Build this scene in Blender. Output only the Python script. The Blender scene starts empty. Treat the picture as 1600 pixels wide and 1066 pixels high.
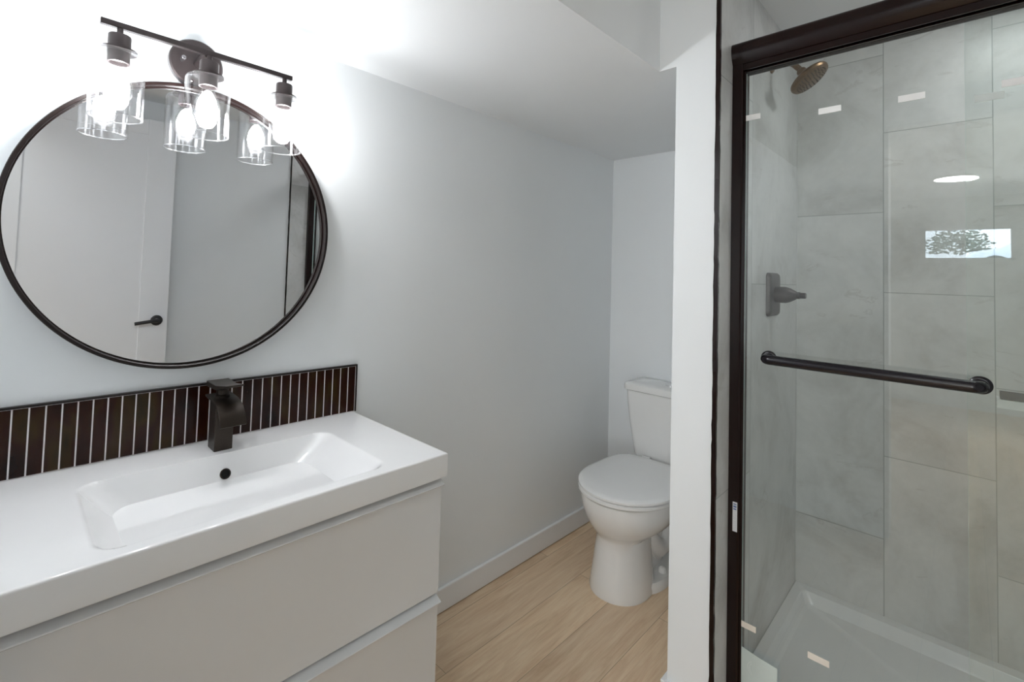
import bpy, bmesh, math, random
from mathutils import Vector, Matrix
random.seed(7)
PI = math.pi
SC = bpy.context.scene
COL = SC.collection

# ------------------------------------------------------------------ camera
cam = bpy.data.objects.new('camera', bpy.data.cameras.new('camera'))
COL.objects.link(cam)
FW = Vector((-0.70734378, 0.70587217, 0.03754001))
RT = Vector((0.70684749, 0.7067444, 0.02964765))
UP = Vector((0.00560374, -0.04750614, 0.99885523))
cam.matrix_world = Matrix(((RT.x, UP.x, -FW.x, 1.45068), (RT.y, UP.y, -FW.y, 0.0),
                           (RT.z, UP.z, -FW.z, 1.30904), (0, 0, 0, 1)))
cam.data.sensor_width = 36
cam.data.lens = 747.818 / 1600 * 36
cam.data.shift_x = 36.661 / 1600
cam.data.shift_y = -133.0 / 1600
cam.data.clip_start = 0.02
SC.camera = cam

# ------------------------------------------------------------------ view, world, fill light
SC.view_settings.view_transform = 'Standard'
SC.view_settings.look = 'None'
SC.view_settings.gamma = 1
SC.view_settings.exposure = 1.42
SC.cycles.use_denoising = True
SC.cycles.max_bounces = 14
SC.cycles.diffuse_bounces = 7
SC.cycles.transparent_max_bounces = 24
SC.cycles.glossy_bounces = 8
SC.cycles.sample_clamp_indirect = 6
BULB = 64.0          # emission strength of the three bulbs
DISC = 12.0          # ceiling light in the next room
HALL_FILL = 1.5          # unseen fill added in the next room, by the doorway (W)
SHOWER_FILL = 1.3         # fill added below the shower ceiling, out of view (W)

world = bpy.data.worlds.new('world')
SC.world = world
world.use_nodes = True
world.node_tree.nodes['Background'].inputs[0].default_value = (0.78, 0.88, 1.0, 1)
world.node_tree.nodes['Background'].inputs[1].default_value = 3.4

def area_light(name, loc, rot, sx, sy, power, color=(1, 1, 1)):
    l = bpy.data.lights.new(name, 'AREA')
    l.shape = 'RECTANGLE'; l.size = sx; l.size_y = sy; l.energy = power; l.color = color
    o = bpy.data.objects.new(name, l); COL.objects.link(o)
    o.location = loc; o.rotation_euler = rot
    return o
area_light('hall_fill', (1.5, -0.42, 2.295), (0, 0, 0), 0.24, 0.24, HALL_FILL, (0.97, 0.99, 1.0))  # added fill just outside the doorway, has no fixture
area_light('doorway_fill', (2.58, -3.2, 1.35), (math.radians(90), 0, math.radians(21)), 0.9, 1.7, 16.0, (0.95, 0.98, 1.0))  # added fill shining in through the doorway; no window stands here
sl = area_light('shower_fill', (1.60, 1.98, 2.3), (0, 0, 0), 0.26, 0.26, SHOWER_FILL, (0.96, 0.99, 1.0)); sl.data.shape = 'DISK'  # invented source that brightens the shower, hidden above the frame

# ------------------------------------------------------------------ helpers
def tag(o, label=None, cat=None, group=None, kind=None):
    if label: o['label'] = label
    if cat: o['category'] = cat
    if group: o['group'] = group
    if kind: o['kind'] = kind
    return o

def thing(name, label, cat, loc=(0, 0, 0), group=None):
    o = bpy.data.objects.new(name, None); COL.objects.link(o)
    o.location = loc; o.empty_display_size = 0.05
    return tag(o, label, cat, group)

def link(name, bm, mat, parent=None, smooth=True, angle=35, bevel=0.0, seg=2, label=None):
    bmesh.ops.recalc_face_normals(bm, faces=bm.faces)
    me = bpy.data.meshes.new(name); bm.to_mesh(me); bm.free()
    o = bpy.data.objects.new(name, me); COL.objects.link(o)
    if mat: me.materials.append(mat)
    if smooth:
        for p in me.polygons: p.use_smooth = True
        me.set_sharp_from_angle(angle=math.radians(angle))
    if bevel:
        b = o.modifiers.new('bevel', 'BEVEL'); b.width = bevel; b.segments = seg; b.limit_method = 'ANGLE'
        b.angle_limit = math.radians(40); b.harden_normals = False
    if parent:
        o.parent = parent
        if not parent.parent: o.matrix_parent_inverse = parent.matrix_basis.inverted()
    if label: o['label'] = label
    return o

def box(bm, x0, x1, y0, y1, z0, z1):
    vs = [bm.verts.new((x, y, z)) for x in (x0, x1) for y in (y0, y1) for z in (z0, z1)]
    for f in ((0, 1, 3, 2), (4, 6, 7, 5), (0, 4, 5, 1), (2, 3, 7, 6), (0, 2, 6, 4), (1, 5, 7, 3)):
        bm.faces.new([vs[i] for i in f])
    return vs

def BX(*a):
    bm = bmesh.new()
    for q in (a if isinstance(a[0], (tuple, list)) else [a]): box(bm, *q)
    return bm

def basis(d):
    d = Vector(d).normalized()
    h = Vector((0, 0, 1)) if abs(d.z) < 0.9 else Vector((1, 0, 0))
    a = d.cross(h).normalized(); return a, d.cross(a).normalized()

def loft(bm, rings, cap0=True, cap1=True, closed=True):
    R = [[bm.verts.new(p) for p in r] for r in rings]
    n = len(R[0])
    for i in range(len(R) - 1):
        for j in range(n if closed else n - 1):
            k = (j + 1) % n
            bm.faces.new((R[i][j], R[i][k], R[i + 1][k], R[i + 1][j]))
    if cap0: bm.faces.new(R[0][::-1])
    if cap1: bm.faces.new(R[-1])
    return R

def lathe(bm, prof, origin, axis=(0, 0, 1), n=48, cap0=True, cap1=True):
    """prof: list of (radius, distance along axis)"""
    a, b = basis(axis); d = Vector(axis).normalized(); o = Vector(origin)
    loft(bm, [[o + d * h + (a * math.cos(2 * PI * i / n) + b * math.sin(2 * PI * i / n)) * max(r, 1e-5) for i in range(n)]
              for r, h in prof], cap0, cap1)

def tube(bm, pts, r, n=16):
    pts = [Vector(p) for p in pts]
    rs = r if isinstance(r, (list, tuple)) else [r] * len(pts)
    t0 = (pts[1] - pts[0]).normalized(); a, b = basis(t0)
    rings = []
    for i, p in enumerate(pts):
        t = (pts[min(i + 1, len(pts) - 1)] - pts[max(i - 1, 0)]).normalized()
        a = (a - t * a.dot(t)).normalized(); b = t.cross(a)
        rings.append([p + (a * math.cos(2 * PI * k / n) + b * math.sin(2 * PI * k / n)) * rs[i] for k in range(n)])
    loft(bm, rings)

def extrude_poly(bm, poly, axis, lo, hi):
    """poly: 2D points in the plane of the two other axes, in axis order"""
    def mk(p, h):
        q = list(p); q.insert(axis, h); return q
    loft(bm, [[mk(p, lo) for p in poly], [mk(p, hi) for p in poly]])

def arc(cx, cy, r, a0, a1, n):
    return [(cx + r * math.cos(math.radians(a0 + (a1 - a0) * i / n)), cy + r * math.sin(math.radians(a0 + (a1 - a0) * i / n))) for i in range(n + 1)]

# ------------------------------------------------------------------ materials
class NT:
    def __init__(s, name):
        s.m = bpy.data.materials.new(name); s.m.use_nodes = True
        s.t = s.m.node_tree; s.t.nodes.clear()
        s.out = s.t.nodes.new('ShaderNodeOutputMaterial')
    def n(s, typ, **kw):
        o = s.t.nodes.new(typ)
        for k, v in kw.items():
            if k in o.inputs.keys() if isinstance(k, str) else False: pass
            setattr(o, k, v)
        return o
    def l(s, a, b): s.t.links.new(a, b)
    def setin(s, node, **kw):
        for k, v in kw.items(): node.inputs[k.replace('_', ' ')].default_value = v
    def bsdf(s, **kw):
        b = s.n('ShaderNodeBsdfPrincipled')
        for k, v in kw.items(): b.inputs[k].default_value = v
        s.l(b.outputs[0], s.out.inputs[0]); return b
    def pos(s):
        return s.n('ShaderNodeNewGeometry').outputs['Position']
    def mapping(s, vec, scale=(1, 1, 1), loc=(0, 0, 0), rot=(0, 0, 0)):
        m = s.n('ShaderNodeMapping'); m.inputs['Scale'].default_value = scale
        m.inputs['Location'].default_value = loc; m.inputs['Rotation'].default_value = rot
        s.l(vec, m.inputs[0]); return m.outputs[0]
    def noise(s, vec, scale, detail=4, rough=0.5, dist=0.0):
        q = s.n('ShaderNodeTexNoise'); q.inputs['Scale'].default_value = scale
        q.inputs['Detail'].default_value = detail; q.inputs['Roughness'].default_value = rough
        q.inputs['Distortion'].default_value = dist
        s.l(vec, q.inputs['Vector']); return q.outputs['Fac']
    def ramp(s, fac, stops):
        r = s.n('ShaderNodeValToRGB'); e = r.color_ramp.elements
        while len(e) < len(stops): e.new(0.5)
        for i, (p, c) in enumerate(stops):
            e[i].position = p; e[i].color = (c[0], c[1], c[2], 1) if not isinstance(c, (int, float)) else (c, c, c, 1)
        s.l(fac, r.inputs[0]); return r.outputs[0]
    def mix(s, fac, a, b, blend='MIX'):
        m = s.n('ShaderNodeMix', data_type='RGBA', blend_type=blend)
        for i, v in ((0, fac), (6, a), (7, b)):
            if hasattr(v, 'is_linked'): s.l(v, m.inputs[i])
            elif isinstance(v, (int, float)) and i == 0: m.inputs[0].default_value = v
            else: m.inputs[i].default_value = (v[0], v[1], v[2], 1)
        return m.outputs[2]
    def math(s, op, a, b=0.0):
        m = s.n('ShaderNodeMath', operation=op)
        for i, v in ((0, a), (1, b)):
            if hasattr(v, 'is_linked'): s.l(v, m.inputs[i])
            else: m.inputs[i].default_value = v
        return m.outputs[0]
    def bump(s, height, bsdf, strength=0.1, dist=0.01):
        b = s.n('ShaderNodeBump'); b.inputs['Strength'].default_value = strength; b.inputs['Distance'].default_value = dist
        s.l(height, b.inputs['Height']); s.l(b.outputs[0], bsdf.inputs['Normal'])

def paint(name, col, rough=0.55, bump=0.03, spec=0.4):
    t = NT(name); b = t.bsdf(Roughness=rough); b.inputs['Specular IOR Level'].default_value = spec
    p = t.pos()
    v = t.noise(p, 2.2, 3)
    c = t.mix(v, [x * 0.975 for x in col], [min(1, x * 1.02) for x in col])
    t.l(c, b.inputs['Base Color'])
    t.bump(t.noise(p, 260, 3), b, bump, 0.002)
    return t.m

def plain(name, col, rough=0.4, metal=0.0, spec=0.5, coat=0.0, var=0.06, bump=0.0, nscale=30):
    t = NT(name); b = t.bsdf(Roughness=rough, Metallic=metal, **{'Coat Weight': coat, 'Coat Roughness': 0.05})
    b.inputs['Specular IOR Level'].default_value = spec
    p = t.pos(); v = t.noise(p, nscale, 3)
    t.l(t.mix(v, [x * (1 - var) for x in col], [min(1, x * (1 + var)) for x in col]), b.inputs['Base Color'])
    if bump: t.bump(t.noise(p, nscale * 12, 2), b, bump, 0.001)
    return t.m

M_wall = paint('wall_paint', (0.815, 0.84, 0.85), 0.6, 0.02, 0.25)
M_ceil = paint('ceiling_paint', (0.82, 0.84, 0.85), 0.7, 0.02, 0.2)
M_trim = paint('trim_paint', (0.82, 0.83, 0.84), 0.32, 0.01)
M_door = paint('door_paint', (0.78, 0.80, 0.82), 0.65, 0.01, 0.12)
M_ceramic = plain('white_ceramic', (0.84, 0.84, 0.84), 0.09, 0, 0.5, 0.5, 0.01)
M_toilet = plain('toilet_china', (0.80, 0.80, 0.785), 0.12, 0, 0.5, 0.5, 0.01)
M_seat = plain('toilet_seat_plastic', (0.82, 0.82, 0.81), 0.18, 0, 0.5, 0.0, 0.01)
M_tray = plain('shower_tray_acrylic', (0.74, 0.75, 0.75), 0.22, 0, 0.5, 0.0, 0.02)
M_cab = plain('cabinet_lacquer', (0.76, 0.77, 0.78), 0.24, 0, 0.5, 0.2, 0.02, nscale=6)
M_gap = plain('dark_gap', (0.02, 0.02, 0.02), 0.8, 0, 0.2)
M_bronze = plain('oil_rubbed_bronze', (0.008, 0.0014, 0.0010), 0.2, 0.0, 0.35, 0.0, 0.4, 0.01, 9)
M_barm = plain('bar_bronze', (0.006, 0.004, 0.008), 0.24, 0.0, 0.5, 0.1, 0.25, 0.01, 20)
M_lampm = plain('lamp_bronze', (0.045, 0.036, 0.036), 0.33, 0.6, 0.5, 0.0, 0.1)
M_screw = plain('dark_nickel', (0.22, 0.21, 0.22), 0.25, 0.9)
M_mframe = plain('mirror_frame_black', (0.006, 0.0022, 0.0018), 0.32, 0.0, 0.4, 0.0, 0.3, nscale=8)
M_faucet = plain('faucet_dark_bronze', (0.035, 0.026, 0.020), 0.36, 0.6, 0.5, 0.0, 0.15)
M_shead = plain('shower_head_bronze', (0.16, 0.095, 0.045), 0.34, 0.75, 0.5, 0.0, 0.15)
M_valve = plain('shower_valve_bronze', (0.095, 0.085, 0.085), 0.4, 0.5, 0.5, 0.0, 0.08)
M_nozzle = plain('nozzle_rubber', (0.05, 0.035, 0.02), 0.6)
M_chrome = plain('chrome', (0.75, 0.75, 0.76), 0.12, 1.0)
M_blk = plain('black_satin', (0.02, 0.02, 0.022), 0.35)
M_plastic = plain('white_plastic', (0.82, 0.82, 0.80), 0.4)
M_foam = plain('white_foam', (0.93, 0.93, 0.92), 0.8)
M_foamb = plain('beige_foam', (0.80, 0.74, 0.66), 0.8)
M_grout = plain('pale_grout', (0.74, 0.70, 0.70), 0.85)
M_film = plain('pale_green_card', (0.60, 0.68, 0.66), 0.35)

# glossy dark backsplash tile, brown-black glaze
def m_bs():
    t = NT('brown_black_glazed_tile'); b = t.bsdf(Roughness=0.16); b.inputs['Specular IOR Level'].default_value = 0.2
    p = t.pos()
    n = t.noise(t.mapping(p, (1, 2.5, 1.0)), 6, 3, 0.5, 0.3)
    c = t.ramp(n, [(0.3, (0.010, 0.003, 0.002)), (0.5, (0.024, 0.006, 0.003)), (0.62, (0.032, 0.017, 0.004)), (0.75, (0.012, 0.010, 0.004))])
    t.l(c, b.inputs['Base Color']); t.bump(t.noise(p, 60, 2), b, 0.05, 0.002)
    return t.m
M_bs = m_bs()

# stone-look shower tile; u axis 0 = x columns, 1 = y columns
def m_tile(name, axis, start, row=0.296, wid=0.625, zo=0.345):
    t = NT(name); b = t.bsdf(Roughness=0.34)
    p = t.pos(); sep = t.n('ShaderNodeSeparateXYZ'); t.l(p, sep.inputs[0])
    v = t.math('SUBTRACT', sep.outputs[axis], start - row * 21)
    u = t.math('ADD', sep.outputs[2], wid * 10 - zo)
    cmb = t.n('ShaderNodeCombineXYZ'); t.l(u, cmb.inputs[0]); t.l(v, cmb.inputs[1])
    br = t.n('ShaderNodeTexBrick'); br.offset = 0.5; br.offset_frequency = 2; br.squash = 1
    for k, q in {'Scale': 1.0, 'Mortar Size': 0.0016, 'Mortar Smooth': 0.1, 'Bias': 0.0, 'Brick Width': wid, 'Row Height': row}.items():
        br.inputs[k].default_value = q
    br.inputs['Color1'].default_value = (0, 0, 0, 1); br.inputs['Color2'].default_value = (1, 1, 1, 1); br.inputs['Mortar'].default_value = (0.5, 0.5, 0.5, 1)
    t.l(cmb.outputs[0], br.inputs['Vector'])
    # each tile shifts the stone pattern
    sh = t.n('ShaderNodeVectorMath', operation='SCALE'); t.l(br.outputs['Color'], sh.inputs[0]); sh.inputs['Scale'].default_value = 3.7
    ad = t.n('ShaderNodeVectorMath', operation='ADD'); t.l(p, ad.inputs[0]); t.l(sh.outputs[0], ad.inputs[1])
    q = ad.outputs[0]
    cloud = t.noise(t.mapping(q, (1, 1, 1), rot=(0.3, 0.5, 0.2)), 3.2, 6, 0.6, 0.8)
    fine = t.noise(q, 45, 4, 0.6)
    base = t.ramp(cloud, [(0.30, (0.49, 0.49, 0.475)), (0.5, (0.63, 0.635, 0.625)), (0.70, (0.71, 0.71, 0.70))])
    base = t.mix(0.10, base, t.ramp(fine, [(0.3, 0.25), (0.7, 0.75)]), 'OVERLAY')
    vein = t.noise(t.mapping(q, (1.0, 1.0, 2.2), rot=(0.5, 0.7, 0.3)), 5.0, 6, 0.62, 1.6)
    vm = t.ramp(vein, [(0.0, 0.0), (0.30, 0.0), (0.335, 0.55), (0.37, 0.0)])
    base = t.mix(t.math('MULTIPLY', vm, 0.6), base, (0.36, 0.34, 0.32))
    gm = t.math('GREATER_THAN', br.outputs['Fac'], 0.5)
    base = t.mix(gm, base, (0.36, 0.38, 0.37))
    t.l(base, b.inputs['Base Color'])
    t.bump(t.math('MULTIPLY', br.outputs['Fac'], -1.0), b, 0.4, 0.001)
    return t.m
M_tile_x = m_tile('stone_tile_back', 0, 0.924)
M_tile_y = m_tile('stone_tile_side', 1, 1.183, 0.60, 1.25, 0.676)

# oak vinyl planks running along y
def m_floor():
    t = NT('oak_plank_floor'); b = t.bsdf(Roughness=0.42)
    p = t.pos(); sep = t.n('ShaderNodeSeparateXYZ'); t.l(p, sep.inputs[0])
    cmb = t.n('ShaderNodeCombineXYZ')
    t.l(t.math('ADD', sep.outputs[1], 12.35), cmb.inputs[0]); t.l(t.math('ADD', sep.outputs[0], 12.07), cmb.inputs[1])
    br = t.n('ShaderNodeTexBrick'); br.offset = 0.37; br.offset_frequency = 2
    for k, q in {'Scale': 1.0, 'Mortar Size': 0.0007, 'Mortar Smooth': 0.2, 'Brick Width': 1.22, 'Row Height': 0.181}.items():
        br.inputs[k].default_value = q
    br.inputs['Color1'].default_value = (0, 0, 0, 1); br.inputs['Color2'].default_value = (1, 1, 1, 1)
    t.l(cmb.outputs[0], br.inputs['Vector'])
    sh = t.n('ShaderNodeVectorMath', operation='SCALE'); t.l(br.outputs['Color'], sh.inputs[0]); sh.inputs['Scale'].default_value = 5.3
    ad = t.n('ShaderNodeVectorMath', operation='ADD'); t.l(p, ad.inputs[0]); t.l(sh.outputs[0], ad.inputs[1]); q = ad.outputs[0]
    g1 = t.noise(t.mapping(q, (9, 1.0, 9)), 2.6, 7, 0.62, 1.3)
    g2 = t.noise(t.mapping(q, (60, 3.0, 60)), 2.5, 5, 0.6, 0.3)
    c = t.ramp(g1, [(0.25, (0.58, 0.41, 0.255)), (0.45, (0.70, 0.53, 0.36)), (0.62, (0.77, 0.61, 0.43)), (0.8, (0.64, 0.465, 0.305))])
    c = t.mix(0.28, c, t.ramp(g2, [(0.3, 0.25), (0.7, 0.72)]), 'OVERLAY')
    tone = t.ramp(br.outputs['Color'], [(0.0, (0.90, 0.88, 0.86)), (0.5, (1.0, 0.98, 0.96)), (1.0, (1.06, 1.04, 1.0))])
    c = t.mix(1.0, c, tone, 'MULTIPLY')
    c = t.mix(br.outputs['Fac'], c, (0.20, 0.13, 0.08))
    t.l(c, b.inputs['Base Color']); t.bump(g2, b, 0.05, 0.001)
    return t.m
M_floor = m_floor()

def m_glass(name, tint, boost=1.0, rough=0.0):
    """thin clear glass: transparent body with a Schlick surface reflection"""
    t = NT(name)
    tr = t.n('ShaderNodeBsdfTransparent'); tr.inputs[0].default_value = (*tint, 1)
    gl = t.n('ShaderNodeBsdfGlossy'); gl.inputs['Roughness'].default_value = rough
    lw = t.n('ShaderNodeLayerWeight'); lw.inputs['Blend'].default_value = 0.5
    f = t.math('POWER', lw.outputs['Facing'], 5.0)
    f = t.math('ADD', t.math('MULTIPLY', f, 0.96), 0.04 * boost)
    f = t.math('MINIMUM', f, 1.0)
    mx = t.n('ShaderNodeMixShader'); t.l(f, mx.inputs[0]); t.l(tr.outputs[0], mx.inputs[1]); t.l(gl.outputs[0], mx.inputs[2])
    t.l(mx.outputs[0], t.out.inputs[0]); return t.m
M_glass = m_glass('shower_glass', (0.960, 0.978, 0.972), 1.5)
M_glass_edge = plain('glass_edge', (0.55, 0.66, 0.63), 0.2)
M_env = m_glass('bulb_glass', (1, 1, 1), 1.0, 0.02)
M_rim = m_glass('ground_glass_rim', (0.93, 0.93, 0.94), 6.0, 0.25)
M_shade = m_glass('lamp_glass', (0.997, 0.997, 0.998), 1.1, 0.03)

t = NT('mirror_silver'); b = t.bsdf(Metallic=1.0, Roughness=0.004)
n = t.noise(t.pos(), 3.0, 5, 0.6, 0.5)
t.l(t.ramp(n, [(0.3, (0.80, 0.81, 0.83)), (0.7, (0.84, 0.85, 0.865))]), b.inputs['Base Color']); M_mirror = t.m

def emis(name, col, s):
    t = NT(name); e = t.n('ShaderNodeEmission'); e.inputs[0].default_value = (*col, 1); e.inputs[1].default_value = s
    t.l(e.outputs[0], t.out.inputs[0]); return t.m
M_bulb = emis('bulb_glow', (0.97, 0.98, 1.0), BULB)
M_disc = emis('ceiling_disc_glow', (1.0, 1.0, 1.0), DISC)

# ------------------------------------------------------------------ dimensions
YB = -0.093          # inner face of the wall with the doorway (camera stands in the doorway)
YS = 1.4744          # face of the partition
YA = 2.4515          # back of toilet alcove
YK = 2.399           # back of shower
XT = 0.9316          # tiled side of the partition
XR = 2.14            # right wall
ZS = 1.988           # dropped ceiling
ZC = 2.31            # main ceiling
ZT = 0.8396          # basin top

def struct(name, bm, mat, label=None, **k):
    o = link(name, bm, mat, smooth=False, **k); o['kind'] = 'structure'
    if label: o['label'] = label
    return o

struct('floor', BX(-0.12, 3.4, -4.4, 2.6, -0.08, 0.0), M_floor, 'light oak plank floor')
struct('wall_left', BX(-0.12, 0.0, -0.21, 2.57, 0.0, 2.45), M_wall, 'pale grey painted wall behind mirror and vanity')
struct('wall_back', BX(0.0, 0.797, YA, YA + 0.12, 0.0, 2.45), M_wall, 'alcove wall behind the toilet')
struct('wall_partition', BX((0.797, 0.9196, YS, YA + 0.12, 0.0, 2.45), (0.741, 0.797, YS, 1.52, ZS, 2.45)), M_wall, 'white end of the partition between toilet and shower')
struct('wall_right', BX(XR, XR + 0.12, -0.21, 2.6, 0.0, 2.45), M_wall, 'wall opposite the mirror')
struct('ceiling', BX(0.741, 3.4, -0.21, 2.6, ZC, ZC + 0.1), M_ceil, 'higher main ceiling')
struct('ceiling_soffit', BX((0.0, 0.741, YB, YS, ZS, ZC + 0.1), (0.0, 0.797, YS + 0.0456, YA, ZS, ZC + 0.1), (0.0, 0.741, YS, YS + 0.0456, ZS, ZC + 0.1)), M_ceil, 'dropped ceiling over vanity and toilet')
struct('wall_shower_back', BX(XT - 0.012, XR, YK, YK + 0.2, 0.0, 2.45), M_tile_x, 'stone tiled back wall of shower')
struct('wall_shower_left', BX(0.9196, XT, YS + 0.004, YK, 0.0, 2.45), M_tile_y, 'stone tiled wall with shower head')
struct('wall_shower_right', BX(XR - 0.012, XR, 1.447, YK, 0.0, ZC), M_tile_y, 'stone tiled right end wall of shower')

def rough_strip(x0, x1, y0, y1, seed):
    bm = bmesh.new(); rnd = random.Random(seed); rings = []
    z = 0.0
    while z < ZC:
        j = [rnd.uniform(-1, 1) * 0.0009 for _ in range(4)]
        rings.append([(x0 + j[0], y0 + j[1], z), (x1 + j[2], y0 + j[1], z), (x1 + j[2], y1, z), (x0 + j[0], y1, z)])
        z += rnd.uniform(0.012, 0.05)
    rings.append([(x0, y0, ZC), (x1, y0, ZC), (x1, y1, ZC), (x0, y1, ZC)])
    loft(bm, rings); return bm
struct('trim_1', rough_strip(0.9205, 0.9326, YS - 0.006, YS + 0.0035, 1), M_bronze, 'dark metal edge strip beside shower tile')
struct('trim_2', rough_strip(XR - 0.013, XR - 0.0005, 1.440, 1.4465, 2), M_bronze, 'dark metal edge strip at right end of shower')

# doorway wall behind the camera
D0, D1, DH = 1.141, 1.93, 2.16
struct('wall_front', BX((0.0, D0, YB - 0.115, YB, 0.0, 2.45), (D1, XR, YB - 0.115, YB, 0.0, 2.45), (D0, D1, YB - 0.115, YB, DH, 2.45)), M_wall, 'wall around the doorway')
def casing(x0, x1, z1, y0, y1):
    return BX((x0 - 0.048, x0, y0, y1, 0, z1 + 0.05), (x1, x1 + 0.048, y0, y1, 0, z1 + 0.05), (x0, x1, y0, y1, z1, z1 + 0.05))
struct('trim_3', casing(D0, D1, DH, YB, YB + 0.014), M_trim, 'white door casing', bevel=0.002)
struct('trim_4', BX((D0, D0 + 0.014, YB - 0.115, YB, 0, DH), (D1 - 0.014, D1, YB - 0.115, YB, 0, DH), (D0, D1, YB - 0.115, YB, DH - 0.014, DH)), M_trim, 'white door jamb')

# baseboards
def bb(name, x0, x1, y0, y1, lab):
    return struct(name, BX(x0, x1, y0, y1, 0.003, 0.0923), M_trim, lab, bevel=0.003)
bb('baseboard_left', 0.0, 0.015, YB, YA, 'white baseboard on vanity wall')
bb('baseboard_back', 0.015, 0.782, YA - 0.015, YA, 'white baseboard behind toilet')
struct('baseboard_partition', BX((0.782, 0.797, YS - 0.015, YA - 0.015, 0.003, 0.0923), (0.797, 0.9196, YS - 0.015, YS, 0.003, 0.0923)), M_trim, 'white baseboard around partition end', bevel=0.002)
bb('baseboard_front', 0.0, D0 - 0.048, YB, YB + 0.015, 'white baseboard beside doorway')
bb('baseboard_right', XR - 0.015, XR, YB, 1.44, 'white baseboard on right wall')

# the room beyond the doorway
struct('wall_hall_left', BX(-0.7, -0.6, -4.4, YB - 0.115, 0.0, 2.45), M_wall)
struct('wall_hall_right', BX(3.3, 3.4, -4.4, YB - 0.115, 0.0, 2.45), M_wall)
struct('wall_hall_near', BX((-0.6, 0.0, YB - 0.2, YB - 0.115, 0, 2.45), (XR, 3.3, YB - 0.2, YB - 0.115, 0, 2.45)), M_wall)
struct('ceiling_hall', BX(-0.7, 3.4, -4.4, YB - 0.115, ZC, ZC + 0.1), M_ceil)
struct('floor_hall', BX(-0.7, -0.12, -4.4, -0.2, -0.08, 0), M_floor)
WX0, WX1, WZ0, WZ1, WY = 1.085, 1.80, 1.615, 1.975, -4.2
struct('wall_hall_back', BX((-0.7, WX0, WY - 0.12, WY, 0, 2.45), (WX1, 3.4, WY - 0.12, WY, 0, 2.45), (WX0, WX1, WY - 0.12, WY, 0, WZ0), (WX0, WX1, WY - 0.12, WY, WZ1, 2.45)), M_wall)
w1 = struct('window_1', BX((WX0, WX1, WY - 0.08, WY - 0.02, WZ0, WZ0 + 0.025), (WX0, WX1, WY - 0.08, WY - 0.02, WZ1 - 0.025, WZ1), (WX0, WX0 + 0.025, WY - 0.08, WY - 0.02, WZ0, WZ1), (WX1 - 0.025, WX1, WY - 0.08, WY - 0.02, WZ0, WZ1)), M_trim, 'small high window of the next room')
link('window_pane', BX(WX0 + 0.02, WX1 - 0.02, WY - 0.052, WY - 0.046, WZ0 + 0.02, WZ1 - 0.02), M_glass, w1, smooth=False)

disc = thing('ceiling_light', 'round flush disc light on the ceiling beyond the doorway', 'ceiling light', (1.38, -2.82, ZC))
bm = bmesh.new(); lathe(bm, [(0.165, 0), (0.165, -0.012), (0.150, -0.018)], (1.38, -2.82, ZC), cap1=True); link('light_rim', bm, M_plastic, disc)
bm = bmesh.new(); lathe(bm, [(0.148, -0.0175), (0.140, -0.021)], (1.38, -2.82, ZC)); link('light_diffuser', bm, M_disc, disc)

# outside the window: ground at sill height, a parked white car and shrubs
M_pave = plain('pale_driveway', (0.72, 0.74, 0.78), 0.8)
M_leaf = plain('dark_leaves', (0.06, 0.09, 0.06), 0.7)
M_car = plain('white_car_paint', (0.8, 0.84, 0.9), 0.15, 0, 0.5, 0.6)
M_carglass = plain('car_window_tint', (0.10, 0.12, 0.16), 0.08)
M_fence = plain('grey_siding', (0.30, 0.33, 0.38), 0.7)
struct('ground', BX(-12, 16, -40, WY - 0.12, 1.50, 1.56), M_pave)
car = thing('car', 'white parked car seen outside the small high window', 'car', (3.3, -16.0, 1.56))
bm = bmesh.new()
prof = [(-1.9, 0.22), (-1.95, 0.55), (-1.75, 0.78), (-1.2, 0.88), (-0.55, 1.32), (0.75, 1.38), (1.45, 1.0), (1.95, 0.88), (2.05, 0.5), (2.0, 0.22)]
extrude_poly(bm, [(3.3 + a, 1.56 + h) for a, h in prof], 1, -17.6, -16.0); link('car_body', bm, M_car, car, bevel=0.06, seg=3)
bm = bmesh.new(); extrude_poly(bm, [(3.3 + a, 1.56 + h) for a, h in [(-1.0, 0.93), (-0.48, 1.27), (0.7, 1.32), (1.2, 1.0)]], 1, -15.99, -15.985); link('car_window', bm, M_carglass, car)
for wx in (2.0, 4.6):
    bm = bmesh.new(); lathe(bm, [(0.33, 0), (0.33, 0.2)], (wx, -16.15, 1.90), (0, 1, 0)); link('wheel', bm, M_blk, car)
def shrub(loc, r, lab):
    bm = bmesh.new(); rnd = random.Random(int(loc[0] * 100))
    for i in range(900):
        d = Vector((rnd.gauss(0, 1), rnd.gauss(0, 1), rnd.gauss(0, 1))).normalized() * r * rnd.uniform(0.5, 1.05)
        c = Vector(loc) + Vector((d.x, d.y, abs(d.z) * 1.1)); a, bb_ = basis((rnd.gauss(0, 1), rnd.gauss(0, 1), rnd.gauss(0, 1)))
        s = rnd.uniform(0.05, 0.10)
        bm.faces.new([bm.verts.new(c + a * s), bm.verts.new(c + bb_ * s * 0.5), bm.verts.new(c - a * s), bm.verts.new(c - bb_ * s * 0.5)])
    o = link('shrub', bm, M_leaf, smooth=False); tag(o, lab, 'shrub')
shrub((1.2, -22.0, 2.6), 0.95, 'dark leafy shrub beyond the parked car')
shrub((-0.35, -24.0, 3.0), 0.6, 'smaller dark shrub left of the parked car in the reflection')

# ------------------------------------------------------------------ door leaf, open against the right wall
door = struct('door_1', BX(1.958, 1.992, -0.070, 0.676, 0.012, 2.15), M_door, 'white single panel door standing open', bevel=0.002)
bm = bmesh.new()
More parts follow.
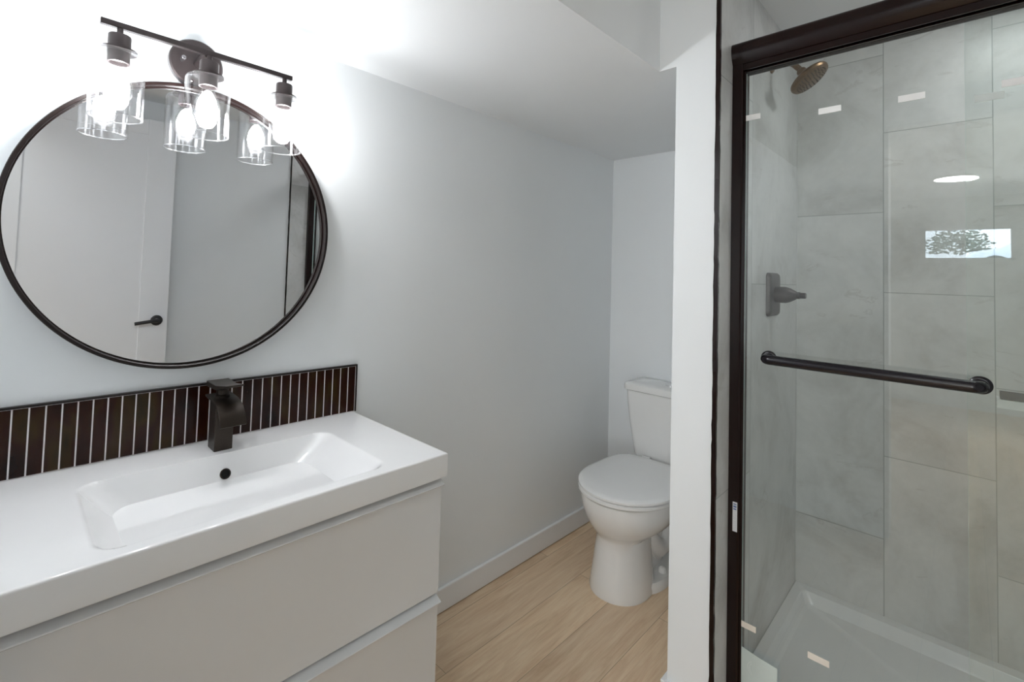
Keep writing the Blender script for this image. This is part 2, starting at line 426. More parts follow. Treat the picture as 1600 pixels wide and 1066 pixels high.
# raised stiles and rails on the face seen in the mirror
box(bm, 1.950, 1.9585, 0.536, 0.676, 0.012, 2.15); box(bm, 1.950, 1.9585, -0.070, 0.019, 0.012, 2.15)
box(bm, 1.950, 1.9585, 0.019, 0.536, 0.012, 0.20); box(bm, 1.950, 1.9585, 0.019, 0.536, 2.06, 2.15)
link('door_frame', bm, M_door, door, smooth=False, bevel=0.0025)
bm = bmesh.new()
lathe(bm, [(0.030, 0), (0.030, 0.006), (0.026, 0.010), (0.012, 0.012), (0.012, 0.036)], (1.950, 0.622, 0.980), (-1, 0, 0))
tube(bm, [(1.914, 0.628, 0.980), (1.906, 0.618, 0.980), (1.904, 0.600, 0.980), (1.904, 0.512, 0.968)], [0.0095, 0.0105, 0.010, 0.0095])
link('door_handle', bm, M_blk, door)
link('door_latch', BX(1.968, 1.982, 0.676, 0.6785, 0.955, 1.005), M_chrome, door, smooth=False)
bm = bmesh.new()
for hz in (0.25, 1.05, 1.82): lathe(bm, [(0.006, 0), (0.006, 0.09)], (1.945, -0.074, hz), n=12)
link('door_hinge', bm, M_blk, door)

# light switch on the doorway wall
sw = thing('light_switch', 'white double light switch plate on wall, faint in the shower glass', 'light switch', (0.97, YB, 1.145))
link('switch_plate', BX(0.912, 1.028, YB, YB + 0.006, 1.088, 1.203), M_plastic, sw, bevel=0.003)
for sx_ in (0.948, 0.992):
    bm = bmesh.new(); extrude_poly(bm, [(YB + 0.005, 1.112), (YB + 0.0115, 1.114), (YB + 0.008, 1.179), (YB + 0.005, 1.179)], 0, sx_ - 0.017, sx_ + 0.017)
    link('rocker', bm, M_plastic, sw, smooth=False)

# ------------------------------------------------------------------ vanity cabinet
VY0, VY1 = YB + 0.001, 0.826
van = thing('vanity_cabinet', 'white glossy vanity cabinet with two wide drawers under the basin', 'cabinet', (0.235, 0.37, 0.17))
link('carcass', BX((0.001, 0.452, VY0 + 0.002, VY0 + 0.020, 0.17, 0.7785), (0.001, 0.452, VY1 - 0.019, VY1 - 0.001, 0.17, 0.7785), (0.001, 0.452, VY0 + 0.020, VY1 - 0.019, 0.17, 0.188), (0.001, 0.012, VY0 + 0.020, VY1 - 0.019, 0.188, 0.7785)), M_cab, van, bevel=0.001)
def drawer(z0, z1, lab):
    bm = bmesh.new()
    prof = [(0.4535, z0), (0.474, z0), (0.474, z1 - 0.020), (0.4775, z1 - 0.0165), (0.4865, z1 - 0.0145), (0.4885, z1 - 0.0125), (0.4880, z1 - 0.0105), (0.466, z1), (0.4535, z1)]
    loft(bm, [[(a, VY0 + 0.001, h) for a, h in prof], [(a, VY1, h) for a, h in prof]])
    link('drawer', bm, M_cab, van, angle=50, bevel=0.0006, label=lab)
drawer(0.480, 0.7715, 'upper drawer front')
drawer(0.185, 0.4735, 'lower drawer front')

# ------------------------------------------------------------------ basin top with integral trough basin
sink = thing('washbasin', 'long white ceramic washbasin top with shallow rectangular trough', 'sink', (0.245, 0.37, 0.779))
BD = 0.104
TOPR = (0.129, 0.458, 0.118, 0.672, 0.040)      # x0, x1, y0, y1, corner radius of the rim
BOTR = (0.185, 0.375, 0.275, 0.470, 0.055)      # the same of the flat floor
def rrd(x, y, t):
    x0, x1, y0, y1, r = [p + (q - p) * t for p, q in zip(TOPR, BOTR)]
    qx = abs(x - (x0 + x1) / 2) - (x1 - x0) / 2 + r; qy = abs(y - (y0 + y1) / 2) - (y1 - y0) / 2 + r
    return math.hypot(max(qx, 0), max(qy, 0)) + min(max(qx, qy), 0) - r
def basin_h(x, y):
    if rrd(x, y, 0) >= 0: return 0.0
    if rrd(x, y, 1) <= 0: return BD
    lo, hi = 0.0, 1.0
    for _ in range(16):
        m = (lo + hi) / 2
        if rrd(x, y, m) < 0: lo = m
        else: hi = m
    g = 1 - (1 - lo) ** 1.9
    return BD * (g - 0.03 * (1 - math.exp(-g / 0.03)) * (1 - g))
def sink_mesh():
    bm = bmesh.new()
    r = 0.0045
    def edges(lo, hi, n):
        v = [lo + r * (1 - math.cos(a)) for a in (0, 0.55, 1.05, PI / 2)]
        v += [lo + r + (hi - lo - 2 * r) * i / n for i in range(1, n)]
        v += [hi - r * (1 - math.cos(a)) for a in (PI / 2, 1.05, 0.55, 0)]
        return v
    X = edges(0.0005, 0.490, 120); Y = edges(VY0, 0.8315, 210)
    def drop(d):
        return r - math.sqrt(max(0.0, r * r - (r - min(d, r)) ** 2))
    G = []
    for x in X:
        row = []
        for y in Y:
            e = max(drop(0.490 - x), drop(0.8315 - y))
            row.append(bm.verts.new((x, y, ZT - basin_h(x, y) - e)))
        G.append(row)
    for i in range(len(X) - 1):
        for j in range(len(Y) - 1):
            bm.faces.new((G[i][j], G[i + 1][j], G[i + 1][j + 1], G[i][j + 1]))
    loop = [G[i][0] for i in range(len(X))] + [G[-1][j] for j in range(1, len(Y))] + [G[i][-1] for i in range(len(X) - 2, -1, -1)] + [G[0][j] for j in range(len(Y) - 2, 0, -1)]
    low = [bm.verts.new((v.co.x, v.co.y, 0.7805)) for v in loop]
    n = len(loop)
    for i in range(n):
        k = (i + 1) % n; bm.faces.new((loop[i], low[i], low[k], loop[k]))
    return bm
so = link('basin', sink_mesh(), M_ceramic, sink, angle=50)
# underside so that the body is closed
link('underside', BX(0.001, 0.4885, VY0 + 0.001, 0.830, 0.7790, 0.7806), M_ceramic, sink, smooth=False)
bm = bmesh.new()
ox = 0.130
while ZT - basin_h(ox, 0.41) > 0.789 + 0.4 * (ox - 0.13): ox += 0.0005
oy = 0.407 - 0.3 * (ox - 0.13)
sl_ = (basin_h(ox + 0.002, oy) - basin_h(ox - 0.002, oy)) / 0.004
ON = Vector((sl_, 0, 1)).normalized()
OV = Vector((ox, oy, ZT - basin_h(ox, oy))) - ON * 0.0012
lathe(bm, [(0.0125, 0), (0.0125, 0.003), (0.0098, 0.0042), (0.0098, 0.001)], OV, ON, cap0=False, cap1=False)
link('overflow_ring', bm, M_faucet, sink)
bm = bmesh.new(); lathe(bm, [(0.0100, 0.0), (0.0100, 0.0015)], OV, ON); link('overflow_hole', bm, M_gap, sink)
# drain at the floor of the trough
bm = bmesh.new(); lathe(bm, [(0.026, 0), (0.026, 0.003), (0.022, 0.0055), (0.004, 0.007)], (0.30, 0.408, ZT - BD - 0.0005)); link('drain', bm, M_faucet, sink)

# faucet
fc = thing('faucet', 'dark bronze waterfall faucet on the white basin', 'faucet', (0.08, 0.4065, ZT))
link('faucet_body', BX(0.054, 0.107, 0.385, 0.428, ZT, 0.962), M_faucet, fc, bevel=0.0015)
bm = bmesh.new()
P = [(0.040, 0.9685), (0.060, 0.9665), (0.085, 0.9655), (0.105, 0.9645), (0.125, 0.9610), (0.143, 0.9530), (0.157, 0.9410), (0.167, 0.9255), (0.1715, 0.9150)]
def off(P, d):
    out = []
    for i, (a, h) in enumerate(P):
        q0 = P[max(i - 1, 0)]; q1 = P[min(i + 1, len(P) - 1)]
        tx, tz = q1[0] - q0[0], q1[1] - q0[1]; L = math.hypot(tx, tz)
        out.append((a - tz / L * d, h + tx / L * d))
    return out
poly = P + off(P, 0.0045)[::-1]
extrude_poly(bm, poly, 1, 0.377, 0.437)
link('spout', bm, M_faucet, fc, angle=40, bevel=0.0008)
bm = bmesh.new(); lathe(bm, [(0.0175, 0), (0.0175, 0.006), (0.0145, 0.008), (0.0145, 0.020), (0.017, 0.022), (0.017, 0.026)], (0.080, 0.4065, 0.9690)); link('cartridge', bm, M_faucet, fc)
bm = bmesh.new()
loft(bm, [[(0.036, 0.380, 0.993), (0.036, 0.433, 0.993), (0.036, 0.433, 1.007), (0.036, 0.380, 1.007)],
          [(0.105, 0.381, 0.995), (0.105, 0.432, 0.995), (0.105, 0.432, 1.006), (0.105, 0.381, 1.006)],
          [(0.172, 0.386, 1.012), (0.172, 0.428, 1.012), (0.172, 0.428, 1.016), (0.172, 0.386, 1.016)]])
link('lever', bm, M_faucet, fc, bevel=0.001)

# ------------------------------------------------------------------ backsplash
bsp = thing('backsplash', 'low strip of dark brown vertical stick tiles behind the basin', 'backsplash', (0.004, 0.37, ZT))
link('grout_bed', BX(0.0003, 0.0060, YB + 0.0005, 0.8325, ZT + 0.001, 0.9895), M_grout, bsp, smooth=False)
bm = bmesh.new(); y = 0.8305; k = 0
while y > YB + 0.01:
    y0 = max(y - 0.02424, YB + 0.001)
    box(bm, 0.0055, 0.0066 , y0, y, ZT + 0.0022, 0.9880); y -= 0.02714
link('stick_tiles', bm, M_bs, bsp, smooth=False, bevel=0.0008)
link('edge_trim', BX((0.0002, 0.0105, YB + 0.0005, 0.8362, 0.9897, 0.9948), (0.0002, 0.0105, 0.8327, 0.8362, ZT + 0.001, 0.9897)), M_mframe, bsp, smooth=False)

# ------------------------------------------------------------------ round mirror
MY, MZ, MR = 0.3339, 1.4096, 0.3641
mir = thing('round_mirror', 'large round wall mirror with thin black metal frame above the basin', 'mirror', (0.0, MY, MZ))
bm = bmesh.new()
prof = [(MR - 0.002, 0.0), (MR, 0.002), (MR, 0.038), (MR - 0.0015, 0.040), (MR - 0.0075, 0.040), (MR - 0.009, 0.0385), (MR - 0.009, 0.020), (MR - 0.012, 0.020), (MR - 0.012, 0.0)]
a_, b_ = Vector((0, 1, 0)), Vector((0, 0, 1)); N = 160
rings = [[Vector((h, MY, MZ)) + (a_ * math.cos(2 * PI * i / N) + b_ * math.sin(2 * PI * i / N)) * r for r, h in prof] for i in range(N + 1)]
R = [[bm.verts.new(p) for p in r] for r in rings[:-1]]
for i in range(N):
    A, B_ = R[i], R[(i + 1) % N]
    for j in range(len(prof)):
        k = (j + 1) % len(prof); bm.faces.new((A[j], A[k], B_[k], B_[j]))
link('mirror_frame', bm, M_mframe, mir, angle=30)
bm = bmesh.new(); lathe(bm, [(MR - 0.0095, 0.003), (MR - 0.0095, 0.019)], (0, MY, MZ), (1, 0, 0), n=128); link('mirror_glass', bm, M_mirror, mir, angle=30)

# ------------------------------------------------------------------ vanity light
LX, LZ = 0.120, 1.836
lamp = thing('vanity_light', 'dark bronze three-bulb bar light with clear glass shades over the mirror', 'wall light', (0.0, 0.3225, LZ))
bm = bmesh.new(); lathe(bm, [(0.060, 0.0), (0.0625, 0.004), (0.0625, 0.020), (0.059, 0.024), (0.0, 0.0245)], (0.0005, 0.3225, LZ + 0.002), (1, 0, 0), n=64); link('backplate', bm, M_lampm, lamp)
for dy in (-0.036, 0.034):
    bm = bmesh.new(); lathe(bm, [(0.0035, 0.0), (0.0035, 0.016), (0.0055, 0.0165), (0.0055, 0.030), (0.004, 0.032), (0.0, 0.0325)], (0.024, 0.3225 + dy, LZ - 0.002), (1, 0, 0), n=16); link('thumb_screw', bm, M_screw, lamp)
bm = bmesh.new(); lathe(bm, [(0.009, 0), (0.009, 0.092)], (0.024, 0.3225, LZ), (1, 0, 0), n=24); link('arm', bm, M_lampm, lamp)
link('bar', BX(LX - 0.007, LX + 0.007, 0.1135, 0.5315, LZ - 0.0065, LZ + 0.0065), M_lampm, lamp, bevel=0.0015)
for yy in (0.149, 0.327, 0.512):
    bm = bmesh.new()
    lathe(bm, [(0.006, LZ - 0.006), (0.006, 1.815), (0.0205, 1.814), (0.0215, 1.812), (0.0215, 1.784), (0.034, 1.782), (0.034, 1.777), (0.021, 1.7765), (0.021, 1.752), (0.0175, 1.751), (0.0175, 1.760), (0.0, 1.760)][::-1], (LX, yy, 0), n=40)
    hold = link('lamp_holder', bm, M_lampm, lamp, angle=30)
    bm = bmesh.new()
    R0, R1, ZTop, ZBot = 0.0500, 0.0478, 1.7755, 1.630
    outer = [(0.022, ZTop), (0.040, ZTop), (0.0455, ZTop - 0.0015), (0.0485, ZTop - 0.005), (R0, ZTop - 0.011), (R0, ZBot + 0.001), (R0 - 0.001, ZBot)]
    inner = [(R1, ZBot), (R1 - 0.0002, ZBot + 0.002), (R1, ZTop - 0.012), (0.0465, ZTop - 0.0065), (0.043, ZTop - 0.0040), (0.022, ZTop - 0.0035)]
    lathe(bm, outer + inner, (LX, yy, 0), n=64, cap0=False, cap1=False)
    link('glass_shade', bm, M_shade, lamp, angle=40)
    bm = bmesh.new()
    lathe(bm, [(0.012, 1.758), (0.013, 1.748), (0.0165, 1.738), (0.0235, 1.722), (0.0285, 1.706), (0.0295, 1.694), (0.0275, 1.681), (0.0215, 1.670), (0.012, 1.6635), (0.0, 1.6615)][::-1], (LX, yy, 0), n=32)
    env = link('bulb', bm, M_env, hold)
    bm = bmesh.new()
    lathe(bm, [(0.004, 1.742), (0.011, 1.735), (0.0185, 1.720), (0.0225, 1.704), (0.0230, 1.693), (0.0205, 1.682), (0.014, 1.673), (0.0, 1.6695)][::-1], (LX, yy, 0), n=24)
    link('bulb_glow', bm, M_bulb, lamp)
    bm = bmesh.new(); lathe(bm, [(R1 - 0.0003, ZBot - 0.0004), (R0 + 0.0003, ZBot - 0.0004), (R0 + 0.0003, ZBot + 0.0016), (R1 - 0.0003, ZBot + 0.0016), (R1 - 0.0003, ZBot - 0.0004)], (LX, yy, 0), n=64, cap0=False, cap1=False)
    link('shade_rim', bm, M_rim, lamp)

# ------------------------------------------------------------------ toilet
toi = thing('toilet', 'white two-piece toilet with closed lid in the narrow alcove', 'toilet', (0.412, 2.1, 0))
TX = 0.409
def egg(yf, yb, hw, z, pf=2.0, pb=2.6, ym=None, n=56, cx=TX):
    ym = (yf + yb) / 2 if ym is None else ym
    out = []
    for i in range(n):
        a = 2 * PI * i / n; c, s = math.cos(a), math.sin(a)
        p = pf if s < 0 else pb
        x = hw * math.copysign(abs(c) ** (2 / p), c); y = (ym - yf if s < 0 else yb - ym) * math.copysign(abs(s) ** (2 / p), s)
        out.append((cx + x, ym + y, z))
    return out
bm = bmesh.new()
# pedestal and bowl
lv = [(0.000, 1.765, 2.050, 0.122), (0.010, 1.763, 2.050, 0.123), (0.06, 1.770, 2.045, 0.116), (0.12, 1.778, 2.040, 0.109), (0.18, 1.785, 2.040, 0.103), (0.222, 1.788, 2.045, 0.099),
      (0.236, 1.782, 2.080, 0.112), (0.256, 1.762, 2.12, 0.134), (0.284, 1.740, 2.17, 0.160), (0.316, 1.724, 2.21, 0.179), (0.350, 1.713, 2.24, 0.191), (0.382, 1.709, 2.25, 0.196), (0.398, 1.711, 2.25, 0.195), (0.402, 1.720, 2.245, 0.187)]
loft(bm, [egg(f, b, w, z, 2.1, 2.8, cx=TX - 0.012 * max(0, min(1, (0.29 - z) / 0.06))) for z, f, b, w in lv])
# tank deck
loft(bm, [egg(2.14, 2.425, 0.120, 0.300, 4, 5), egg(2.13, 2.43, 0.150, 0.340, 4, 5), egg(2.13, 2.43, 0.160, 0.392, 4, 5), egg(2.135, 2.425, 0.155, 0.396, 4, 5)])
# foot plate and trapway
loft(bm, [egg(1.90, 2.290, 0.132, 0.0, 3, 2.6), egg(1.90, 2.290, 0.132, 0.028, 3, 2.6), egg(1.905, 2.283, 0.124, 0.038, 3, 2.6)])
loft(bm, [egg(1.95, 2.200, 0.060, 0.03, 3, 3), egg(1.95, 2.215, 0.058, 0.10, 3, 3), egg(1.95, 2.28, 0.062, 0.20, 3, 3), egg(1.95, 2.33, 0.085, 0.31, 3, 3)])
tube(bm, [(TX + 0.035, 1.98, 0.25), (TX + 0.05, 2.03, 0.18), (TX + 0.055, 2.09, 0.115), (TX + 0.055, 2.15, 0.11), (TX + 0.055, 2.20, 0.17), (TX + 0.050, 2.24, 0.27)], [0.035, 0.04, 0.043, 0.043, 0.04, 0.04], 20)
tube(bm, [(TX - 0.035, 1.98, 0.25), (TX - 0.05, 2.03, 0.18), (TX - 0.055, 2.09, 0.115), (TX - 0.055, 2.15, 0.11), (TX - 0.055, 2.20, 0.17), (TX - 0.050, 2.24, 0.27)], [0.035, 0.04, 0.043, 0.043, 0.04, 0.04], 20)
link('bowl', bm, M_toilet, toi, angle=40)
for s in (-1, 1):
    bm = bmesh.new(); lathe(bm, [(0.0165, 0.0), (0.0165, 0.008), (0.014, 0.017), (0.008, 0.022), (0.0, 0.0235)], (TX + s * 0.096, 2.068, 0.037), n=24); link('bolt_cap', bm, M_plastic, toi)
bm = bmesh.new()
E_ = dict(pf=2.05, pb=4.6, ym=1.955)
loft(bm, [egg(1.708, 2.235, 0.202, 0.404, **E_), egg(1.702, 2.238, 0.207, 0.408, **E_), egg(1.702, 2.238, 0.207, 0.417, **E_), egg(1.708, 2.235, 0.199, 0.421, **E_)])
link('seat', bm, M_seat, toi, angle=40)
bm = bmesh.new()
loft(bm, [egg(1.708, 2.232, 0.202, 0.4225, **E_), egg(1.703, 2.235, 0.207, 0.426, **E_), egg(1.703, 2.235, 0.207, 0.434, **E_), egg(1.708, 2.232, 0.199, 0.4385, **E_),
          egg(1.725, 2.22, 0.186, 0.4415, **E_), egg(1.80, 2.18, 0.130, 0.4435, 2.05, 4, 1.97), egg(1.90, 2.10, 0.05, 0.444, 2.1, 3, 2.0)])
link('lid', bm, M_seat, toi, angle=40)
for s in (-1, 1):
    bm = bmesh.new(); lathe(bm, [(0.011, -0.02), (0.011, 0.02)], (TX + s * 0.075, 2.248, 0.428), (1, 0, 0), n=20); link('seat_hinge', bm, M_seat, toi)
bm = bmesh.new()
def rr(x, y0, y1, z, r=0.03):
    pts = []
    for cx, cy, a0 in ((TX + x - r, y1 - r, 0), (TX - x + r, y1 - r, 90), (TX - x + r, y0 + r, 180), (TX + x - r, y0 + r, 270)):
        pts += [(px, py, z) for px, py in arc(cx, cy, r, a0, a0 + 90, 6)]
    return pts
loft(bm, [rr(0.135, 2.290, 2.435, 0.395), rr(0.152, 2.278, 2.440, 0.403), rr(0.162, 2.268, 2.443, 0.43), rr(0.172, 2.262, 2.444, 0.50), rr(0.184, 2.254, 2.445, 0.59), rr(0.193, 2.248, 2.446, 0.68), rr(0.197, 2.245, 2.446, 0.743)])
link('tank', bm, M_toilet, toi, angle=40)
bm = bmesh.new()
loft(bm, [rr(0.197, 2.242, 2.447, 0.7445), rr(0.205, 2.234, 2.448, 0.7475), rr(0.206, 2.233, 2.448, 0.768), rr(0.203, 2.236, 2.447, 0.777), rr(0.194, 2.245, 2.440, 0.782), rr(0.12, 2.29, 2.39, 0.783, 0.03)])
link('tank_lid', bm, M_toilet, toi, angle=40)
bm = bmesh.new(); lathe(bm, [(0.024, 0), (0.024, 0.004), (0.021, 0.006), (0.0, 0.0062)], (TX, 2.338, 0.7828)); link('flush_button', bm, M_chrome, toi)

# ------------------------------------------------------------------ shower tray
TY0 = 1.555
X0, X1 = XT + 0.0005, XR - 0.0125
bm = bmesh.new()
tr = [(0.0, 0.0605), (0.0, 0.0605)]
def rect(x0, x1, y0, y1, z): return [(x0, y0, z), (x1, y0, z), (x1, y1, z), (x0, y1, z)]
def rrect(x0, x1, y0, y1, z, r):
    pts = []
    for cx, cy, a0 in ((x1 - r, y1 - r, 0), (x0 + r, y1 - r, 90), (x0 + r, y0 + r, 180), (x1 - r, y0 + r, 270)):
        pts += [(px, py, z) for px, py in arc(cx, cy, r, a0, a0 + 90, 6)]
    return pts
loft(bm, [rrect(X0, X1, TY0, YK - 0.0005, 0.0, 0.004), rrect(X0, X1, TY0, YK - 0.0005, 0.058, 0.004), rrect(X0 + 0.002, X1 - 0.002, TY0 + 0.002, YK - 0.002, 0.0605, 0.004),
          rrect(X0 + 0.032, X1 - 0.032, TY0 + 0.10, YK - 0.044, 0.0600, 0.02), rrect(X0 + 0.036, X1 - 0.036, TY0 + 0.104, YK - 0.048, 0.0575, 0.022),
          rrect(X0 + 0.052, X1 - 0.052, TY0 + 0.14, YK - 0.066, 0.030, 0.03), rrect(X0 + 0.062, X1 - 0.062, TY0 + 0.15, YK - 0.076, 0.024, 0.03),
          rrect(1.50, 1.56, 1.95, 2.01, 0.020, 0.02)], True, True)
o = link('shower_tray', bm, M_tray, angle=25); tag(o, 'white low shower tray with raised rim behind the glass', 'shower tray')
bm = bmesh.new(); lathe(bm, [(0.045, 0), (0.045, 0.003), (0.0, 0.0035)], (1.53, 1.98, 0.0195), n=32); o2 = link('drain_cover', bm, M_chrome, o)

# ------------------------------------------------------------------ shower door
sd = thing('shower_door', 'dark bronze framed sliding glass shower door', 'shower door', (1.53, 1.6, 0.06))
JY0, JY1 = 1.5765, 1.640
bm = bmesh.new()
hp = [(JY1, 1.984), (JY1, 2.046), (JY1 - 0.008, 2.052), (JY0 + 0.004, 2.0525), (JY0 - 0.008, 2.048), (JY0 - 0.013, 2.040), (JY0 - 0.0145, 2.028), (JY0 - 0.0125, 2.012), (JY0 - 0.008, 2.000), (JY0 - 0.003, 1.990), (JY0 + 0.001, 1.984)]
extrude_poly(bm, hp, 0, XT + 0.0005, XR - 0.0125)
link('header_rail', bm, M_bronze, sd, angle=50)
link('header_channel', BX((XT + 0.03, XR - 0.03, JY0 + 0.004, JY0 + 0.0085, 1.964, 1.984), (XT + 0.03, XR - 0.03, JY0 + 0.028, JY0 + 0.033, 1.964, 1.984), (XT + 0.03, XR - 0.03, JY1 - 0.006, JY1 - 0.001, 1.964, 1.984)), M_bronze, sd, smooth=False)
for nm, xa, sgn in (('l', XT + 0.0005, 1), ('r', XR - 0.0125, -1)):
    bm = bmesh.new()
    jp = [(0, JY0), (0.026, JY0), (0.0300, JY0 + 0.003), (0.0300, JY1), (0, JY1)]
    extrude_poly(bm, [(xa + sgn * a, yy) for a, yy in jp], 2, 0.0605, 1.984)
    jamb = link('side_jamb', bm, M_bronze, sd, smooth=False, bevel=0.0006)
    if sgn == 1: jl = jamb
    bm = BX(min(xa + sgn * 0.030, xa + sgn * 0.0365), max(xa + sgn * 0.030, xa + sgn * 0.0365), JY0 + 0.011, JY0 + 0.026, 0.09, 1.962)
    link('jamb_seal', bm, M_bronze, sd, smooth=False)
link('bottom_track', BX((XT + 0.001, XR - 0.013, JY0 - 0.004, JY1 + 0.004, 0.0606, 0.072), (XT + 0.031, XR - 0.043, JY0 - 0.004, JY0 + 0.002, 0.072, 0.098), (XT + 0.031, XR - 0.043, JY1 - 0.004, JY1 + 0.004, 0.072, 0.092)), M_bronze, sd, smooth=False)

# label sticker on the left jamb
bm = BX(0.9455, 0.9585, JY0 - 0.0008, JY0 - 0.0001, 0.558, 0.645)
t = NT('sticker_paper'); b = t.bsdf(Roughness=0.5)
sep = t.n('ShaderNodeSeparateXYZ'); t.l(t.pos(), sep.inputs[0])
wv = t.n('ShaderNodeTexWave', wave_type='BANDS', bands_direction='Z'); wv.inputs['Scale'].default_value = 90; wv.inputs['Distortion'].default_value = 6; wv.inputs['Detail'].default_value = 3
t.l(t.pos(), wv.inputs['Vector'])
c = t.ramp(wv.outputs['Fac'], [(0.0, (0.42, 0.46, 0.52)), (0.35, (0.70, 0.72, 0.74)), (0.6, (0.78, 0.79, 0.80))])
t.l(c, b.inputs['Base Color'])
st = link('label_sticker', bm, t.m, jl, smooth=False, label='small white label sticker')
link('label_print', BX((0.9475, 0.9560, JY0 - 0.0011, JY0 - 0.0008, 0.622, 0.626), (0.9475, 0.9565, JY0 - 0.0011, JY0 - 0.0008, 0.629, 0.634), (0.9475, 0.9565, JY0 - 0.0011, JY0 - 0.0008, 0.637, 0.640)), plain('label_ink', (0.10, 0.16, 0.32), 0.5), sd, smooth=False)

GF0, GF1 = 1.5915, 1.5975     # front panel
GR0, GR1 = 1.6165, 1.6225     # rear panel
def glass_panel(x0, x1, y0, y1, lab):
    o = link('glass_panel', BX(x0, x1, y0, y1, 0.076, 1.972), M_glass, sd, smooth=False, label=lab)
    link('glass_edge', BX((x0 - 0.0006, x0, y0, y1, 0.10, 1.955), (x1, x1 + 0.0006, y0, y1, 0.10, 1.955)), M_glass_edge, sd, smooth=False)
    return o
gf = glass_panel(0.9690, 1.66, GF0, GF1, 'outer sliding pane with towel bar')
gr = glass_panel(1.449, 2.095, GR0, GR1, 'inner sliding pane')

# towel bar handle
hb = bmesh.new(); hx0, hx1, hz, hy = 1.0365, 1.4705, 1.087, 1.5465
pts = [(hx0, GF0 - 0.004, hz)] + [(hx0 + 0.0 + 0.016 * (1 - math.cos(a)), hy + 0.016 - 0.016 * math.sin(a), hz) for a in [PI / 2 * i / 7 for i in range(8)]]
pts += [(hx1 - 0.016 * (1 - math.cos(a)), hy + 0.016 - 0.016 * math.sin(a), hz) for a in [PI / 2 * (7 - i) / 7 for i in range(8)]] + [(hx1, GF0 - 0.004, hz)]
tube(hb, pts, 0.0138, 24)
link('towel_bar', hb, M_barm, sd, angle=60)
for hx in (hx0, hx1):
    bm = bmesh.new(); lathe(bm, [(0.0205, 0), (0.0205, 0.003), (0.0185, 0.0045), (0.0145, 0.006)], (hx, GF0, hz), (0, -1, 0), n=40); link('bar_flange', bm, M_barm, sd, angle=30)
# grip on the inner pane, with a white foam strip below
bm = bmesh.new(); extrude_poly(bm, [(GR1 + 0.001, 1.056), (GR1 + 0.045, 1.058), (GR1 + 0.048, 1.064), (GR1 + 0.045, 1.070), (GR1 + 0.001, 1.076)], 0, 1.502, 1.95)
link('inner_grip', bm, M_blk, sd, bevel=0.001)
link('grip_foam', BX(1.497, 1.955, GR1 + 0.0005, GR1 + 0.046, 1.036, 1.0555), M_foam, sd, smooth=False)

# spacer strips stuck on the panes
strips = [(0.968, 1.0085, 1.8140, 0, 0), (1.1560, 1.2080, 1.7930, 0, 0), (1.3270, 1.3790, 1.7870, 0, 0), (1.5080, 1.5600, 1.7800, 0, 0),
          (1.4640, 1.5140, 1.7620, 1, 0), (1.1360, 1.1850, 0.2970, 0, 1), (0.968, 1.0080, 0.2920, 0, 1)]
labs = ['white foam spacer strip high on the shower glass, next to the left jamb',
        'white foam spacer strip high on the shower glass, under the shower head',
        'white foam spacer strip high on the shower glass, above the middle of the towel bar',
        'bright white foam spacer strip high on the shower glass at the right picture edge',
        'dimmer white foam spacer strip on the inner pane, seen through the outer glass',
        'beige foam spacer strip low on the shower glass, over the tray',
        'beige foam spacer strip low on the shower glass, touching the left jamb']
for (x0, x1, z, rear, beige), lab in zip(strips, labs):
    y0 = GR0 - 0.0025 if rear else GF0 - 0.0025
    zz = z - 0.0085
    o = link('foam_strip', BX(x0, x1, y0, y0 + 0.0024, zz, zz + 0.0170), M_foamb if beige else M_foam, None, smooth=False, bevel=0.0005)
    tag(o, lab, 'foam strip', 'foam spacer strips on the shower glass')

# loose pale card tucked against the jamb
bm = bmesh.new(); rows = []
for i in range(9):
    u = i / 8; x = 0.9700 + 0.096 * u; y = 1.5885 - 0.010 * math.sin(u * 1.7)
    rows.append([(x, y, 0.100), (x, y, 0.2270 - 0.004 * u), (x, y + 0.0012, 0.2270 - 0.004 * u), (x, y + 0.0012, 0.100)])
loft(bm, rows)
o = link('paper_card', bm, M_film, None, smooth=False)
tag(o, 'pale grey-green card standing against the glass at the bottom of the left jamb', 'card')
bm = bmesh.new()
for rad in (0.014, 0.019):
    for k in range(20):
        a0, a1 = 2 * PI * k / 26, 2 * PI * (k + 0.7) / 26
        bm.faces.new([bm.verts.new((1.008 + rr_ * math.cos(a), 1.5835, 0.183 + rr_ * math.sin(a))) for rr_, a in ((rad, a0), (rad + 0.0018, a0), (rad + 0.0018, a1), (rad, a1))])
link('card_print', bm, plain('card_print_ink', (0.75, 0.80, 0.79), 0.5), o, smooth=False)

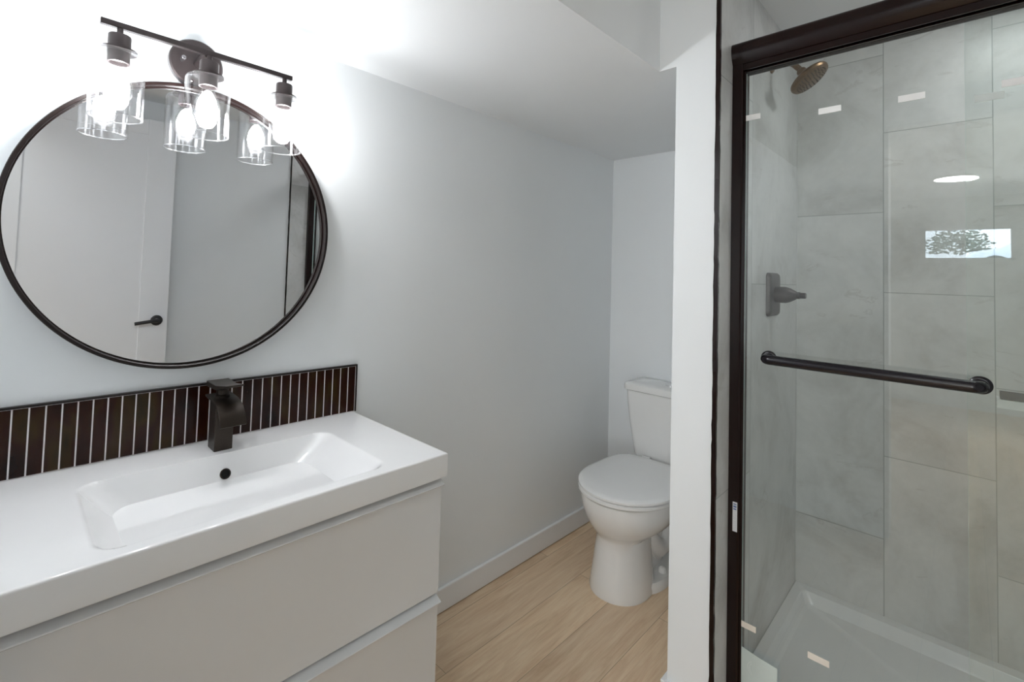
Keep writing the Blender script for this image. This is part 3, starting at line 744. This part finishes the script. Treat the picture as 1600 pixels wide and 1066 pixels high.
# ------------------------------------------------------------------ shower head
sh = thing('showerhead', 'bronze shower head on curved arm high on the tiled wall', 'shower head', (XT, 1.99, 2.124))
SY = 1.99
bm = bmesh.new(); lathe(bm, [(0.029, 0), (0.029, 0.003), (0.024, 0.008), (0.013, 0.012)], (XT, SY, 2.124), (1, 0, 0), n=40); link('flange', bm, M_shead, sh)
bm = bmesh.new(); tube(bm, [(XT + 0.004, SY, 2.124), (XT + 0.030, SY, 2.124), (XT + 0.050, SY, 2.122), (XT + 0.066, SY, 2.114), (XT + 0.080, SY, 2.100), (XT + 0.100, SY, 2.074)], 0.0100, 20); link('arm', bm, M_shead, sh)
bm = bmesh.new(); D = Vector((0.60, 0.0, -0.80)).normalized(); O = Vector((XT + 0.096, SY, 2.078))
lathe(bm, [(0.012, -0.004), (0.0155, 0.0), (0.0165, 0.008), (0.014, 0.016), (0.016, 0.020), (0.028, 0.025), (0.053, 0.030), (0.065, 0.037), (0.067, 0.044), (0.064, 0.051), (0.057, 0.054), (0.0, 0.0545)], O, D, n=56)
head = link('spray_head', bm, M_shead, sh, angle=30)
bm = bmesh.new(); a_, b_ = basis(D)
for rad, n_ in ((0.012, 6), (0.022, 10), (0.032, 16), (0.042, 20), (0.051, 26)):
    for k in range(n_):
        c = O + D * 0.0542 + (a_ * math.cos(2 * PI * k / n_) + b_ * math.sin(2 * PI * k / n_)) * rad
        lathe(bm, [(0.0024, 0), (0.0018, 0.0022)], c, D, n=8)
link('nozzles', bm, M_nozzle, head)

# shower valve
sv = thing('shower_valve', 'dark grey shower valve with rectangular plate and tapered knob', 'shower valve', (XT, 2.02, 1.264))
bm = bmesh.new()
def rr2(hy_, hz_, x, r):
    pts = []
    for cy, cz, a0 in ((2.018 + hy_ - r, 1.264 + hz_ - r, 0), (2.018 - hy_ + r, 1.264 + hz_ - r, 90), (2.018 - hy_ + r, 1.264 - hz_ + r, 180), (2.018 + hy_ - r, 1.264 - hz_ + r, 270)):
        pts += [(x, py, pz) for py, pz in arc(cy, cz, r, a0, a0 + 90, 7)]
    return pts
loft(bm, [rr2(0.070, 0.080, XT, 0.018), rr2(0.070, 0.080, XT + 0.006, 0.018), rr2(0.066, 0.074, XT + 0.013, 0.018), rr2(0.056, 0.064, XT + 0.015, 0.018)])
link('valve_plate', bm, M_valve, sv, angle=40)
bm = bmesh.new(); lathe(bm, [(0.030, 0.013), (0.030, 0.046), (0.029, 0.050), (0.025, 0.062), (0.016, 0.078), (0.0125, 0.082), (0.0125, 0.092)], (XT, 2.018, 1.264), (1, 0, 0), n=40); link('valve_sleeve', bm, M_valve, sv, angle=30)
bm = bmesh.new(); lathe(bm, [(0.0095, 0.090), (0.0105, 0.096), (0.0105, 0.108), (0.009, 0.110)], (XT, 2.018, 1.264), (1, 0, 0), n=32); link('valve_knob', bm, M_valve, sv, angle=30)
